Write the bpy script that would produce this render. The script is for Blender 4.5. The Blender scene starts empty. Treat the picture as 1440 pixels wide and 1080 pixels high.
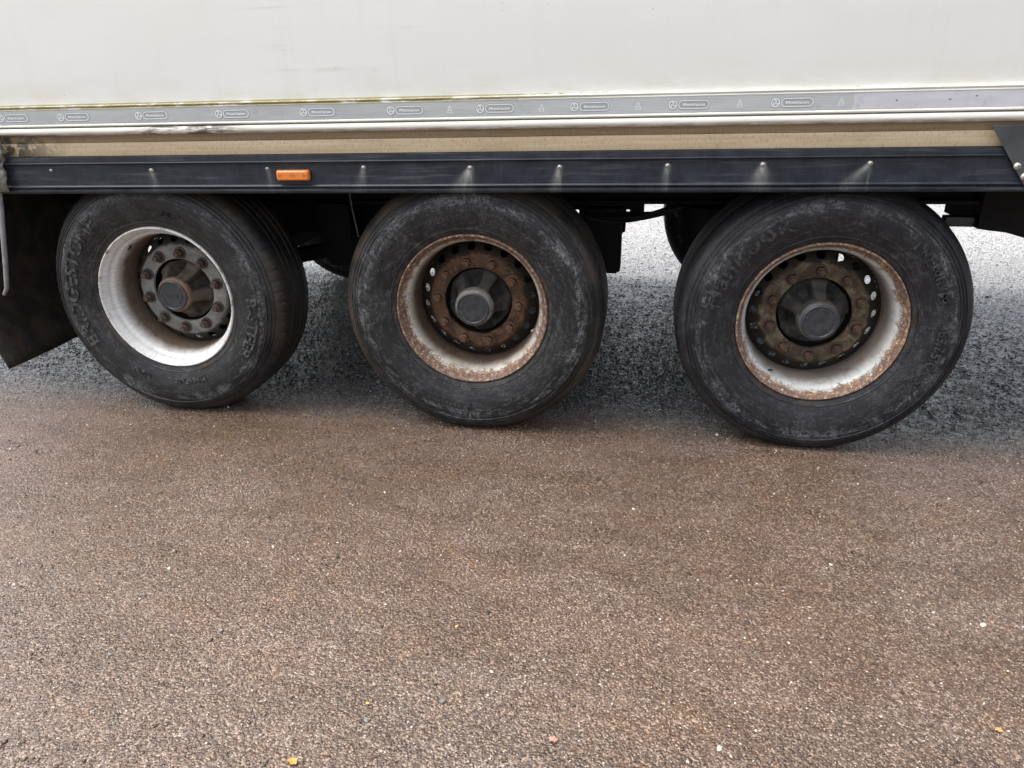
import bpy, bmesh, math, random
import numpy as np
from mathutils import Vector, Matrix, noise as mnoise
rad = math.radians
random.seed(7); rng = np.random.default_rng(11)
S = bpy.context.scene
COL = S.collection

# ---------------------------------------------------------------- camera
cam_d = bpy.data.cameras.new('camera'); cam = bpy.data.objects.new('camera', cam_d); COL.objects.link(cam)
CAM = Vector((.6332, -2.7925, 1.4119)); yaw, pit, rol, FPX = .1682, .4017, -.0128, 1069.
fwd = Vector((-math.sin(yaw)*math.cos(pit), math.cos(yaw)*math.cos(pit), -math.sin(pit)))
r1 = Vector((math.cos(yaw), math.sin(yaw), 0)); u1 = r1.cross(fwd)
r2 = r1*math.cos(rol) + u1*math.sin(rol); u2 = r2.cross(fwd)
M = Matrix((r2, u2, -fwd)).transposed().to_4x4(); M.translation = CAM
cam.matrix_world = M
cam_d.sensor_width = 36; cam_d.lens = FPX*36/1440; cam_d.clip_start = .05; cam_d.clip_end = 3000
S.camera = cam

# ---------------------------------------------------------------- sky and sun (overcast)
SUN_EL, SUN_AZ = 66, 256          # azimuth clockwise from +Y: high, to the left and a little behind the camera
w = bpy.data.worlds.new('World'); S.world = w; w.use_nodes = True
nt = w.node_tree; nt.nodes.clear()
sky = nt.nodes.new('ShaderNodeTexSky'); sky.sky_type = 'NISHITA'; sky.sun_disc = False
sky.sun_elevation = rad(SUN_EL); sky.sun_rotation = rad(SUN_AZ); sky.air_density = 1.0; sky.dust_density = 5.0; sky.ozone_density = .6
hsv = nt.nodes.new('ShaderNodeHueSaturation'); hsv.inputs['Saturation'].default_value = .36
bg = nt.nodes.new('ShaderNodeBackground'); bg.inputs['Strength'].default_value = .14
wo = nt.nodes.new('ShaderNodeOutputWorld')
nt.links.new(sky.outputs[0], hsv.inputs['Color']); nt.links.new(hsv.outputs[0], bg.inputs[0]); nt.links.new(bg.outputs[0], wo.inputs[0])
sd = bpy.data.lights.new('sun', 'SUN'); sd.energy = 1.2; sd.angle = rad(45); sd.color = (1, .995, .98)
sun = bpy.data.objects.new('sun', sd); COL.objects.link(sun)
dirv = Vector((math.sin(rad(SUN_AZ))*math.cos(rad(SUN_EL)), math.cos(rad(SUN_AZ))*math.cos(rad(SUN_EL)), math.sin(rad(SUN_EL))))
sun.rotation_euler = dirv.to_track_quat('Z', 'Y').to_euler(); sun.location = dirv*30
S.view_settings.view_transform = 'Standard'; S.view_settings.look = 'None'
S.view_settings.exposure = 1.38; S.view_settings.gamma = 1; S.view_settings.use_curve_mapping = False
S.render.engine = 'CYCLES'; S.cycles.max_bounces = 8

# ---------------------------------------------------------------- node helpers
class NT:
    def __init__(s, name):
        s.m = bpy.data.materials.new(name); s.m.use_nodes = True; s.t = s.m.node_tree
        s.b = s.t.nodes['Principled BSDF']; s.out = s.t.nodes['Material Output']
    def n(s, typ, **kw):
        x = s.t.nodes.new('ShaderNode' + typ)
        for k, v in kw.items(): setattr(x, k, v)
        return x
    def link(s, a, b): s.t.links.new(a, b)
    def put(s, inp, v):
        if isinstance(v, bpy.types.NodeSocket): s.link(v, inp)
        elif v is not None:
            if isinstance(v, (tuple, list)) and len(v) == 3 and inp.type == 'RGBA': v = (*v, 1)
            inp.default_value = v
    def math(s, op, a, b=None, clamp=False):
        x = s.n('Math', operation=op, use_clamp=clamp); s.put(x.inputs[0], a)
        if b is not None: s.put(x.inputs[1], b)
        return x.outputs[0]
    def mix(s, f, a, b, mode='MIX'):
        x = s.n('Mix', data_type='RGBA', blend_type=mode); s.put(x.inputs[0], f); s.put(x.inputs[6], a); s.put(x.inputs[7], b)
        return x.outputs[2]
    def sm(s, v, a, b, lo=0., hi=1.):
        x = s.n('MapRange', interpolation_type='SMOOTHSTEP'); s.put(x.inputs[0], v)
        for i, q in zip((1, 2, 3, 4), (a, b, lo, hi)): x.inputs[i].default_value = q
        return x.outputs[0]
    def ramp(s, v, stops, interp='LINEAR'):
        x = s.n('ValToRGB'); s.put(x.inputs[0], v); cr = x.color_ramp; cr.interpolation = interp
        while len(cr.elements) < len(stops): cr.elements.new(.5)
        for e, (p, c) in zip(cr.elements, stops): e.position = p; e.color = (*c, 1)
        return x.outputs[0]
    def obj(s): return s.n('TexCoord').outputs['Object']
    def scale(s, v, sc, loc=(0, 0, 0)):
        x = s.n('Mapping'); s.put(x.inputs[0], v); x.inputs['Scale'].default_value = sc; x.inputs['Location'].default_value = loc
        return x.outputs[0]
    def noise(s, v, sc, det=4, rough=.55, dist=0.):
        x = s.n('TexNoise'); s.put(x.inputs['Vector'], v); x.inputs['Scale'].default_value = sc
        x.inputs['Detail'].default_value = det; x.inputs['Roughness'].default_value = rough; x.inputs['Distortion'].default_value = dist
        return x.outputs[0]
    def vor(s, v, sc, feat='F1', rnd=1.):
        x = s.n('TexVoronoi', feature=feat); s.put(x.inputs['Vector'], v); x.inputs['Scale'].default_value = sc
        x.inputs['Randomness'].default_value = rnd
        return x
    def xyz(s, v):
        x = s.n('SeparateXYZ'); s.put(x.inputs[0], v); return x.outputs
    def comb(s, a, b, c):
        x = s.n('CombineXYZ')
        for i, q in enumerate((a, b, c)): s.put(x.inputs[i], q)
        return x.outputs[0]
    def bump(s, h, strength, dist, prev=None):
        x = s.n('Bump'); x.inputs['Strength'].default_value = strength; x.inputs['Distance'].default_value = dist
        s.put(x.inputs['Height'], h)
        if prev is not None: s.link(prev, x.inputs['Normal'])
        return x.outputs[0]
    def fin(s, col=None, rough=None, metal=None, nrm=None, spec=None, coat=None):
        for k, v in (('Base Color', col), ('Roughness', rough), ('Metallic', metal), ('Normal', nrm), ('Specular IOR Level', spec), ('Coat Weight', coat)):
            if v is not None: s.put(s.b.inputs[k], v)
        return s.m

def wn(n, v):   # polar helpers in wheel space (axis = Y)
    x, y, z = n.xyz(v)
    r = n.math('SQRT', n.math('ADD', n.math('MULTIPLY', x, x), n.math('MULTIPLY', z, z)))
    th = n.math('ARCTAN2', z, x)
    return r, th, y

# ---------------------------------------------------------------- materials
def mat_ground():
    n = NT('wet_gravelly_asphalt'); p0 = n.obj()
    wv = n.n('TexNoise'); n.link(p0, wv.inputs['Vector']); wv.inputs['Scale'].default_value = 90; wv.inputs['Detail'].default_value = 2
    off = n.n('VectorMath', operation='SCALE'); n.link(wv.outputs['Color'], off.inputs[0]); off.inputs['Scale'].default_value = .006
    ad = n.n('VectorMath', operation='ADD'); n.link(p0, ad.inputs[0]); n.link(off.outputs[0], ad.inputs[1]); p = ad.outputs[0]
    px, py, pz = n.xyz(p0)
    big = n.noise(n.scale(p0, (1, 1.5, 1)), .9, 5, .6)
    mid = n.noise(p0, 5.5, 6, .62, .3)
    fine = n.noise(p0, 330, 4, .7)
    v1 = n.vor(p, 135.); v2 = n.vor(p, 270.); v3 = n.vor(p, 55.)
    c1 = n.xyz(v1.outputs['Color']); c2 = n.xyz(v2.outputs['Color']); c3 = n.xyz(v3.outputs['Color'])
    # brown silt film in front of the trailer, aggregate beneath darkened by painted shade, sky glare painted pale beyond (noisy edges)
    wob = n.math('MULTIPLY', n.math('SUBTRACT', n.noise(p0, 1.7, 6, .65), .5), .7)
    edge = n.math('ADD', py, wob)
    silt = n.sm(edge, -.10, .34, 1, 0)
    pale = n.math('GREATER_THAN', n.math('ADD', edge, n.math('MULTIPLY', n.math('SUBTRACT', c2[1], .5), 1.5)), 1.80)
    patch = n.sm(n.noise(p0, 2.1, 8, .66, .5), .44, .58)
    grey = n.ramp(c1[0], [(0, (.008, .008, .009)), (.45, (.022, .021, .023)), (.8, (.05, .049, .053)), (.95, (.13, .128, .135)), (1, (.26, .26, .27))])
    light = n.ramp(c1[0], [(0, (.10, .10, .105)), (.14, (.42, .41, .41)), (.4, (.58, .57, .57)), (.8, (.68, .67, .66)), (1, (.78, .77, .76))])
    brown = n.ramp(c1[0], [(0, (.105, .069, .050)), (.35, (.155, .104, .077)), (.75, (.215, .152, .116)), (.92, (.33, .26, .205)), (1, (.60, .51, .44))])
    film = n.mix(n.sm(n.noise(n.scale(p0, (1, 1.8, 1)), 4.2, 7, .68, .6), .40, .60), (.165, .100, .058), (.225, .152, .108))
    lane = n.sm(n.math('ADD', py, n.math('MULTIPLY', wob, 1.2)), -1.95, -1.15, .25, 1)
    filmm = n.math('MULTIPLY', n.math('MAXIMUM', patch, n.math('MULTIPLY', lane, .7)), lane)
    brown = n.mix(n.math('MULTIPLY', filmm, n.sm(c2[1], .15, .8, .85, .35)), brown, film)
    cool = n.mix(.6, brown, n.ramp(c1[0], [(0, (.10, .080, .072)), (.5, (.18, .150, .136)), (.9, (.28, .242, .222)), (1, (.52, .48, .44))]))
    brown = n.mix(n.math('MULTIPLY', n.sm(big, .42, .62), n.sm(filmm, 0, 1, 1, .45)), brown, cool)
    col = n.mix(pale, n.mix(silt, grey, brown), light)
    k = n.sm(silt, 0, 1, .25, 1.)
    col = n.mix(n.math('MULTIPLY', n.math('MULTIPLY', n.math('GREATER_THAN', c2[0], .88), .8), k), col, (.62, .54, .47))
    col = n.mix(n.math('MULTIPLY', n.math('LESS_THAN', c2[0], .14), .65), col, (.032, .027, .024))
    col = n.mix(n.math('MULTIPLY', n.math('MULTIPLY', n.math('GREATER_THAN', c3[0], .985), n.sm(v3.outputs['Distance'], .30, .38, 1, 0)), .7), col, (.50, .46, .41))
    col = n.mix(n.math('MULTIPLY', n.sm(fine, .50, .40), .42), col, (.035, .028, .024))
    col = n.mix(1., col, n.mix(fine, (.62, .62, .62), (1.42, 1.40, 1.38)), 'MULTIPLY')
    col = n.mix(n.sm(silt, 0, 1), col, n.mix(1., col, (.505, .445, .397), 'MULTIPLY'))
    wet = n.sm(n.noise(p0, 2.3, 6, .6, .4), .40, .62)
    band = n.sm(n.noise(n.scale(p0, (.9, 2.6, 1)), 1.6, 8, .66, .7), .36, .62)
    tint = n.mix(band, (.80, .755, .70), (1.06, 1.06, 1.09)); oc = n.sm(n.noise(n.scale(p0, (1.2, 2.2, 1), (4, 7, 0)), 2.7, 8, .68, .8), .52, .66)
    tint = n.mix(n.math('MULTIPLY', oc, .75), tint, (1.08, .97, .80))
    col = n.mix(n.sm(silt, 0, 1), col, n.mix(1., col, tint, 'MULTIPLY'))
    ro = n.math('ADD', n.math('MULTIPLY', silt, .22), n.sm(c1[1], 0, 1, .10, .34))
    ro = n.math('SUBTRACT', ro, n.math('MULTIPLY', n.math('SUBTRACT', 1., band), .12))
    h1 = n.sm(v1.outputs['Distance'], .1, .75, 1, 0)
    h = n.math('ADD', n.math('MULTIPLY', h1, n.math('ADD', c1[2], .25)), n.math('MULTIPLY', n.sm(v2.outputs['Distance'], .1, .8, 1, 0), .35))
    h = n.math('ADD', h, n.math('MULTIPLY', fine, .25))
    h = n.math('MULTIPLY', h, n.sm(silt, 0, 1, 1., .52)); nb = n.bump(h, 1., .0045)
    nb = n.bump(mid, .35, .02, nb)
    vc = n.vor(p, 62.); hc = n.math('MULTIPLY', n.sm(vc.outputs['Distance'], 0, .8, 1, 0), n.math('ADD', n.xyz(vc.outputs['Color'])[1], .2))
    n.put(n.b.inputs['Coat Normal'], n.bump(n.math('ADD', hc, n.math('MULTIPLY', fine, .3)), .95, .0042))
    n.put(n.b.inputs['Coat Roughness'], n.math('ADD', n.math('MULTIPLY', silt, .15), .10)); n.b.inputs['Coat IOR'].default_value = 1.6
    cw = n.math('MULTIPLY', n.sm(silt, 0, 1, 1., .12), n.sm(n.xyz(vc.outputs['Color'])[0], .42, .58, .06, 1.))
    return n.fin(col, ro, 0, nb, .7, cw)

def mat_grit():
    n = NT('grit_stone'); g = n.n('NewGeometry')
    c = n.ramp(g.outputs['Random Per Island'], [(0, (.022, .018, .016)), (.22, (.06, .044, .034)), (.55, (.12, .085, .062)), (.74, (.19, .145, .11)), (.86, (.34, .28, .225)), (.95, (.52, .46, .39)), (1, (.66, .61, .54))])
    return n.fin(c, .42, 0, None, .5)

def mat_wetgrit():
    n = NT('wet_grit_stone'); g = n.n('NewGeometry'); y = n.xyz(n.obj())[1]
    near = n.ramp(g.outputs['Random Per Island'], [(0, (.008, .008, .009)), (.45, (.030, .031, .037)), (.75, (.085, .086, .100)), (1, (.26, .265, .30))])  # bluish sky reflection tinted into the stone colour
    far = n.ramp(g.outputs['Random Per Island'], [(0, (.09, .09, .095)), (.15, (.38, .37, .37)), (.5, (.58, .57, .57)), (1, (.76, .75, .74))])  # distant stones whitened, wet sky glare painted in
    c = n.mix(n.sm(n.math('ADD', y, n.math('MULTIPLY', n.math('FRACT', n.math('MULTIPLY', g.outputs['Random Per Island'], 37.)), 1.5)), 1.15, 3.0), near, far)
    return n.fin(c, .13, 0, None, .9, .6)

def mat_stone(name, c):
    n = NT(name); p = n.obj()
    col = n.mix(n.noise(p, 120, 5, .6), tuple(q*.7 for q in c), tuple(min(1, q*1.25) for q in c))
    return n.fin(col, .45, 0, n.bump(n.noise(p, 260, 3), .5, .002))

def mat_rubber(name, seed, dust=.5, brown=.4, blue=0.):
    n = NT(name); p = n.scale(n.obj(), (1, 1, 1), (seed*3.1, seed*1.7, seed*2.3)); r, th, y = wn(n, n.obj())
    pol = n.comb(n.math('MULTIPLY', r, 60), n.math('MULTIPLY', th, 4.5), n.math('ADD', n.math('MULTIPLY', y, 30), seed*9.))
    a = n.noise(p, 7, 8, .66, .6); b = n.noise(pol, 1.3, 6, .65, .4); c = n.noise(p, 55, 6, .7, 1.2); d = n.noise(p, 260, 3, .6)
    dark = (.0072, .0075, .0082+.003*blue); grey = (.155, .159, .167+.012*blue)
    ringd = n.sm(n.math('ABSOLUTE', n.math('SUBTRACT', r, .438)), .0, .035, 1, .25)
    m = n.math('MULTIPLY', n.math('MULTIPLY', n.math('ADD', n.math('MULTIPLY', n.sm(a, .46, .64), .8), n.math('MULTIPLY', n.sm(b, .46, .62), .8)), ringd), dust, True)
    m = n.math('MULTIPLY', m, n.sm(c, .40, .60, .12, 1.3), True); m = n.math('MULTIPLY', m, n.sm(d, .35, .62, .45, 1.25), True)
    side = n.sm(r, .30, .34); m = n.math('MULTIPLY', m, n.sm(r, .49, .515, 1, .35))
    col = n.mix(m, dark, grey)
    bm = n.math('MULTIPLY', n.math('MULTIPLY', n.sm(r, .455, .50), n.sm(n.noise(p, 4.5, 6, .6, .3), .36, .62)), brown, True)
    col = n.mix(bm, col, (.062, .045, .030))
    bead = n.math('MULTIPLY', n.math('MULTIPLY', n.sm(r, .335, .30), n.sm(n.noise(p, 9, 5, .6), .45, .68)), .6)
    col = n.mix(bead, col, (.075, .052, .034))
    # fine scuffs
    fl = n.math('MULTIPLY', n.sm(n.noise(n.scale(p, (1, 1, 1), (9, 9, 9)), 105, 5, .75, 1.5), .60, .68), n.sm(n.noise(p, 10, 5, .65), .40, .56))
    col = n.mix(n.math('MULTIPLY', fl, .30+.5*dust), col, (.15, .152, .158))
    sc = n.vor(n.scale(p, (1, 1, 1)), 15., 'DISTANCE_TO_EDGE').outputs['Distance']
    sc = n.math('MULTIPLY', n.sm(sc, .0, .012, 1, 0), n.sm(n.noise(p, 13, 3), .60, .72))
    col = n.mix(n.math('MULTIPLY', sc, .5), col, (.14, .14, .14))
    nb = n.bump(c, .55, .0028); nb = n.bump(d, .45, .0009, nb)
    nb = n.bump(b, .25, .002, nb)
    return n.fin(col, n.mix(m, (.40+.10*dust,)*3, (.80,)*3), 0, nb, .38)

def mat_letter(name, c):
    n = NT(name); p = n.obj()
    k = n.noise(p, 40, 6, .7, .8)
    col = n.mix(n.sm(k, .44, .60), (.011, .011, .012), c)
    return n.fin(col, .62, 0, n.bump(k, .4, .0015), .3)

def mat_rim(name, seed, rust_to, rust_amt, grime_shade, paint=(.70, .70, .68), deep=(.13, .105, .08)):
    """paint on the wheel barrel; rust creeps from the flange down to depth rust_to"""
    n = NT(name); p = n.scale(n.obj(), (1, 1, 1), (seed*2.2, seed*1.1, seed*3.3)); r, th, y = wn(n, n.obj())
    a = n.noise(p, 16, 8, .68, .5); b = n.noise(p, 75, 6, .7, .6); c = n.noise(p, 5, 5, .6); d = n.noise(p, 300, 3)
    pol = n.comb(n.math('MULTIPLY', th, 14), n.math('MULTIPLY', y, 8), n.math('MULTIPLY', r, 8))
    st = n.noise(pol, 2.2, 5, .6)
    pcol = n.mix(n.sm(st, .35, .70), paint, tuple(q*.80 for q in paint))
    dirt = n.math('MULTIPLY', n.sm(n.math('ADD', y, n.math('MULTIPLY', n.math('SUBTRACT', a, .5), .05)), .050, .115), grime_shade)  # deep barrel: real dirt, with the inner shade painted into it
    dirt = n.math('ADD', dirt, n.math('MULTIPLY', n.sm(a, .5, .8), .30*grime_shade), True)
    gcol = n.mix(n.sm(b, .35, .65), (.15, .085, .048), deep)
    col = n.mix(dirt, pcol, gcol)  # dirt mask also carries the painted inner shade
    rcol = n.ramp(b, [(.30, (.026, .016, .013)), (.42, (.080, .047, .036)), (.52, (.125, .085, .068)), (.57, (.34, .18, .065)), (.64, (.56, .42, .25))])
    rcol = n.mix(n.sm(d, .4, .65), rcol, n.mix(.6, rcol, (.20, .13, .115)))
    lim = n.math('SUBTRACT', n.math('ADD', n.math('MULTIPLY', n.math('SUBTRACT', a, .5), .13), n.math('MULTIPLY', n.math('SUBTRACT', b, .5), .13)), n.math('SUBTRACT', y, rust_to))
    rust = n.math('MULTIPLY', n.sm(lim, -.003, .006), n.sm(n.math('ADD', c, n.math('MULTIPLY', b, .5)), .62-rust_amt*.7, .75-rust_amt*.7), True)
    spots = n.math('MULTIPLY', n.sm(b, .66, .72), rust_amt*.8)
    rust = n.math('MAXIMUM', rust, spots)
    col = n.mix(rust, col, rcol)
    chip = n.sm(n.noise(p, 34, 6, .7), .60, .66); col = n.mix(n.math('MULTIPLY', chip, rust_amt*.6), col, (.30, .27, .24))
    ro = n.mix(rust, (.38,)*3, (.75,)*3)
    return n.fin(col, ro, 0, n.bump(n.math('MULTIPLY', b, rust), .6, .003), .5)

def mat_disc(name, seed, base, rustc, amt):
    n = NT(name); p = n.scale(n.obj(), (1, 1, 1), (seed*5.2, seed*1.3, seed*2.3)); r, th, y = wn(n, n.obj())
    a = n.noise(p, 22, 7, .65, .7); b = n.noise(p, 85, 6, .7); c = n.noise(p, 8, 4)
    m = n.math('MULTIPLY', n.math('ADD', n.sm(a, .56-amt*.25, .68-amt*.2), n.math('MULTIPLY', n.sm(r, .198, .24), .3)), amt*1.3, True)
    rc = n.mix(n.sm(b, .35, .65), tuple(q*.35 for q in rustc), rustc)
    col = n.mix(n.sm(c, .35, .7), base, tuple(q*.6 for q in base))
    col = n.mix(m, col, rc)
    gr = n.noise(p, 13, 7, .68, .8); col = n.mix(n.math('MULTIPLY', n.sm(gr, .50, .60), amt*1.1, True), col, (.016, .014, .010))
    nearnut = n.math('MULTIPLY', n.sm(n.math('ABSOLUTE', n.math('SUBTRACT', r, .1675)), .012, .03, 1, 0), n.sm(n.noise(p, 30, 4), .42, .6))
    col = n.mix(n.math('MULTIPLY', nearnut, .7*amt+.1), col, tuple(q*.5 for q in rustc))
    col = n.mix(n.math('MULTIPLY', n.sm(n.math('ADD', r, n.math('MULTIPLY', n.math('SUBTRACT', a, .5), .03)), .197, .206), .9), col, (.018, .015, .011))  # holed outer band darkened: shade and grime in its colour
    return n.fin(col, .6, 0, n.bump(b, .5, .002), .4)

def mat_simple(name, c1, c2, sc, rough, metal=0., bs=.3, spec=.5):
    n = NT(name); p = n.obj(); k = n.noise(p, sc, 7, .65, .4)
    return n.fin(n.mix(n.sm(k, .32, .68), c1, c2), rough, metal, n.bump(n.noise(p, sc*5, 4), bs, .0015), spec)

def mat_panel():
    n = NT('white_trailer_panel'); p = n.obj(); x, y, z = n.xyz(p)
    big = n.noise(n.scale(p, (.35, 1, .9)), 2.2, 5, .55)
    stv = n.noise(n.scale(p, (28, 1, 1.1)), 1., 5, .6)
    sth = n.noise(n.scale(p, (1.2, 1, 26)), 1., 6, .6)
    col = n.mix(n.sm(big, .35, .65), (.785, .805, .79), (.75, .77, .74))
    col = n.mix(n.math('MULTIPLY', n.sm(stv, .52, .72), .13), col, (.66, .655, .60))
    col = n.mix(n.math('MULTIPLY', n.math('MULTIPLY', n.sm(sth, .60, .72), n.sm(n.noise(p, 3.1, 4), .5, .62)), .35), col, (.57, .55, .48))
    low = n.math('MULTIPLY', n.sm(z, 1.42, 1.305), n.sm(n.noise(n.scale(p, (1.6, 1, 5)), 3, 6, .65), .42, .66))
    col = n.mix(n.math('MULTIPLY', low, .35), col, (.63, .60, .47))
    drop = n.vor(p, 27.); dm = n.math('MULTIPLY', n.sm(drop.outputs['Distance'], .05, .10, 1, 0), n.math('GREATER_THAN', n.xyz(drop.outputs['Color'])[0], .86))
    col = n.mix(n.math('MULTIPLY', dm, .45), col, (.42, .37, .28))
    # green algae line hugging the rail, rear two thirds of the view
    al = n.math('MULTIPLY', n.sm(z, 1.309, 1.303), n.sm(n.math('ADD', n.noise(n.scale(p, (14, 1, 40)), 1, 6, .7), n.sm(x, -.2, .9, .12, -.2)), .40, .50))
    col = n.mix(n.math('MULTIPLY', al, .8), col, (.26, .22, .07))
    nb = n.bump(n.noise(n.scale(p, (.6, 1, 1)), 3.2, 3), .25, .012)
    nb = n.bump(n.noise(p, 420, 2), .12, .0006, nb)
    return n.fin(col, .34, 0, nb, .5)

def mat_rail():
    n = NT('dirty_aluminium_rail'); p = n.obj(); x, y, z = n.xyz(p)
    s = n.noise(n.scale(p, (3.2, 1, 120)), 1, 6, .6); d = n.noise(n.scale(p, (11, 1, 60)), 1, 7, .7)
    col = n.mix(n.sm(s, .35, .7), (.66, .65, .60), (.54, .53, .47))
    up = n.sm(z, 1.285, 1.292)
    al = n.math('MULTIPLY', n.math('MULTIPLY', up, n.sm(x, -.1, .65, 1, 0)), n.sm(d, .34, .52))
    col = n.mix(n.math('MULTIPLY', al, .9), col, (.22, .185, .055))
    groove = n.math('MULTIPLY', n.sm(n.math('ABSOLUTE', n.math('SUBTRACT', z, 1.2245)), .0035, .001, 0, 1), .85)
    col = n.mix(groove, col, (.13, .11, .09))
    lowd = n.math('MULTIPLY', n.sm(z, 1.212, 1.198), n.sm(d, .38, .62))
    col = n.mix(n.math('MULTIPLY', lowd, .7), col, (.26, .225, .17))
    sm_ = n.math('MULTIPLY', n.math('MULTIPLY', n.sm(n.math('ABSOLUTE', n.math('ADD', x, 1.0)), .28, .10), n.sm(z, 1.232, 1.224)), n.sm(d, .44, .54))
    col = n.mix(n.math('MULTIPLY', sm_, .85), col, (.085, .062, .05))
    col = n.mix(n.math('MULTIPLY', n.math('MULTIPLY', n.sm(x, -1.4, -1.75), n.sm(z, 1.205, 1.197)), .8), col, (.07, .065, .05))
    return n.fin(col, .5, .08, n.bump(s, .2, .0015), .4)

def mat_tape(name, a, b, dots=True):
    n = NT(name); p = n.obj(); x, y, z = n.xyz(p)
    s = n.noise(n.scale(p, (6, 1, 30)), 1, 5, .6)
    col = n.mix(n.sm(s, .3, .7), a, b); nb = None
    if dots:
        row = n.math('FLOOR', n.math('MULTIPLY', z, 222))
        xs = n.math('ADD', n.math('MULTIPLY', x, 190), n.math('MULTIPLY', n.math('MODULO', row, 2.), .5))
        fx = n.math('SUBTRACT', n.math('FRACT', xs), .5); fz = n.math('SUBTRACT', n.math('FRACT', n.math('MULTIPLY', z, 222)), .5)
        dd = n.math('SQRT', n.math('ADD', n.math('MULTIPLY', fx, fx), n.math('MULTIPLY', fz, fz)))
        dm = n.math('MULTIPLY', n.sm(dd, .2, .38, 1, 0), n.sm(x, -.6, .7, .12, .8))
        col = n.mix(dm, col, tuple(min(1, q*1.55) for q in b))
    col = n.mix(n.math('MULTIPLY', n.sm(n.noise(p, 30, 6, .7), .56, .7), .3), col, (.28, .27, .24))
    return n.fin(col, .33, .35, nb, .5)

def mat_wood(name, a, b):
    n = NT(name); p = n.obj()
    g = n.noise(n.scale(p, (2.2, 1, 90)), 1, 8, .7, .4); f = n.noise(n.scale(p, (160, 1, 60)), 1, 4, .7); c = n.noise(n.scale(p, (1.5, 1, 4)), 2, 5)
    col = n.mix(n.sm(g, .3, .7), a, b)
    col = n.mix(n.math('MULTIPLY', n.sm(f, .52, .66), .45), col, tuple(q*.4 for q in a))
    col = n.mix(n.math('MULTIPLY', n.sm(c, .5, .8), .4), col, tuple(q*.55 for q in a))
    col = n.mix(n.math('MULTIPLY', n.sm(n.xyz(p)[0], -1.45, -1.8), n.sm(n.noise(p, 22, 6, .7), .40, .55)), col, (.07, .06, .045))
    return n.fin(col, .7, 0, n.bump(g, .3, .002), .3)

def mat_skirt():
    n = NT('black_side_rail'); p = n.obj(); x, y, z = n.xyz(p)
    at = n.n('Attribute', attribute_name='stain').outputs['Fac']
    s = n.noise(n.scale(p, (3, 1, 70)), 1, 6, .65); b = n.noise(p, 14, 7, .68, .5); f = n.noise(p, 300, 3)
    v = n.noise(n.scale(p, (60, 1, 5)), 1, 6, .65)
    col = n.mix(n.sm(b, .35, .7), (.009, .0125, .019), (.021, .027, .036))
    col = n.mix(n.math('MULTIPLY', n.sm(s, .52, .7), .35), col, (.12, .125, .13))
    col = n.mix(n.math('MULTIPLY', n.sm(v, .56, .74), .4), col, (.050, .050, .053))
    col = n.mix(n.math('MULTIPLY', n.sm(n.vor(p, 70.).outputs['Distance'], .12, .05, 0, 1), n.math('MULTIPLY', n.sm(n.noise(p, 6, 3), .5, .65), .5)), col, (.22, .22, .22))
    col = n.mix(n.math('MULTIPLY', at, n.sm(n.noise(n.scale(p, (90, 1, 22)), 1, 5, .7), .3, .6, .5, 1)), col, (.62, .62, .58))
    return n.fin(col, n.sm(b, .3, .7, .38, .52), 0, n.bump(f, .15, .0006), .32)

def mat_lens():
    n = NT('amber_lens'); n.b.inputs['Base Color'].default_value = (.80, .20, .022, 1); n.b.inputs['Roughness'].default_value = .22
    n.b.inputs['Coat Weight'].default_value = .5
    p = n.obj(); k = n.noise(p, 60, 5)
    n.link(n.mix(n.sm(k, .45, .75), (.66, .17, .02), (.50, .17, .05)), n.b.inputs['Base Color'])
    return n.m

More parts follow.
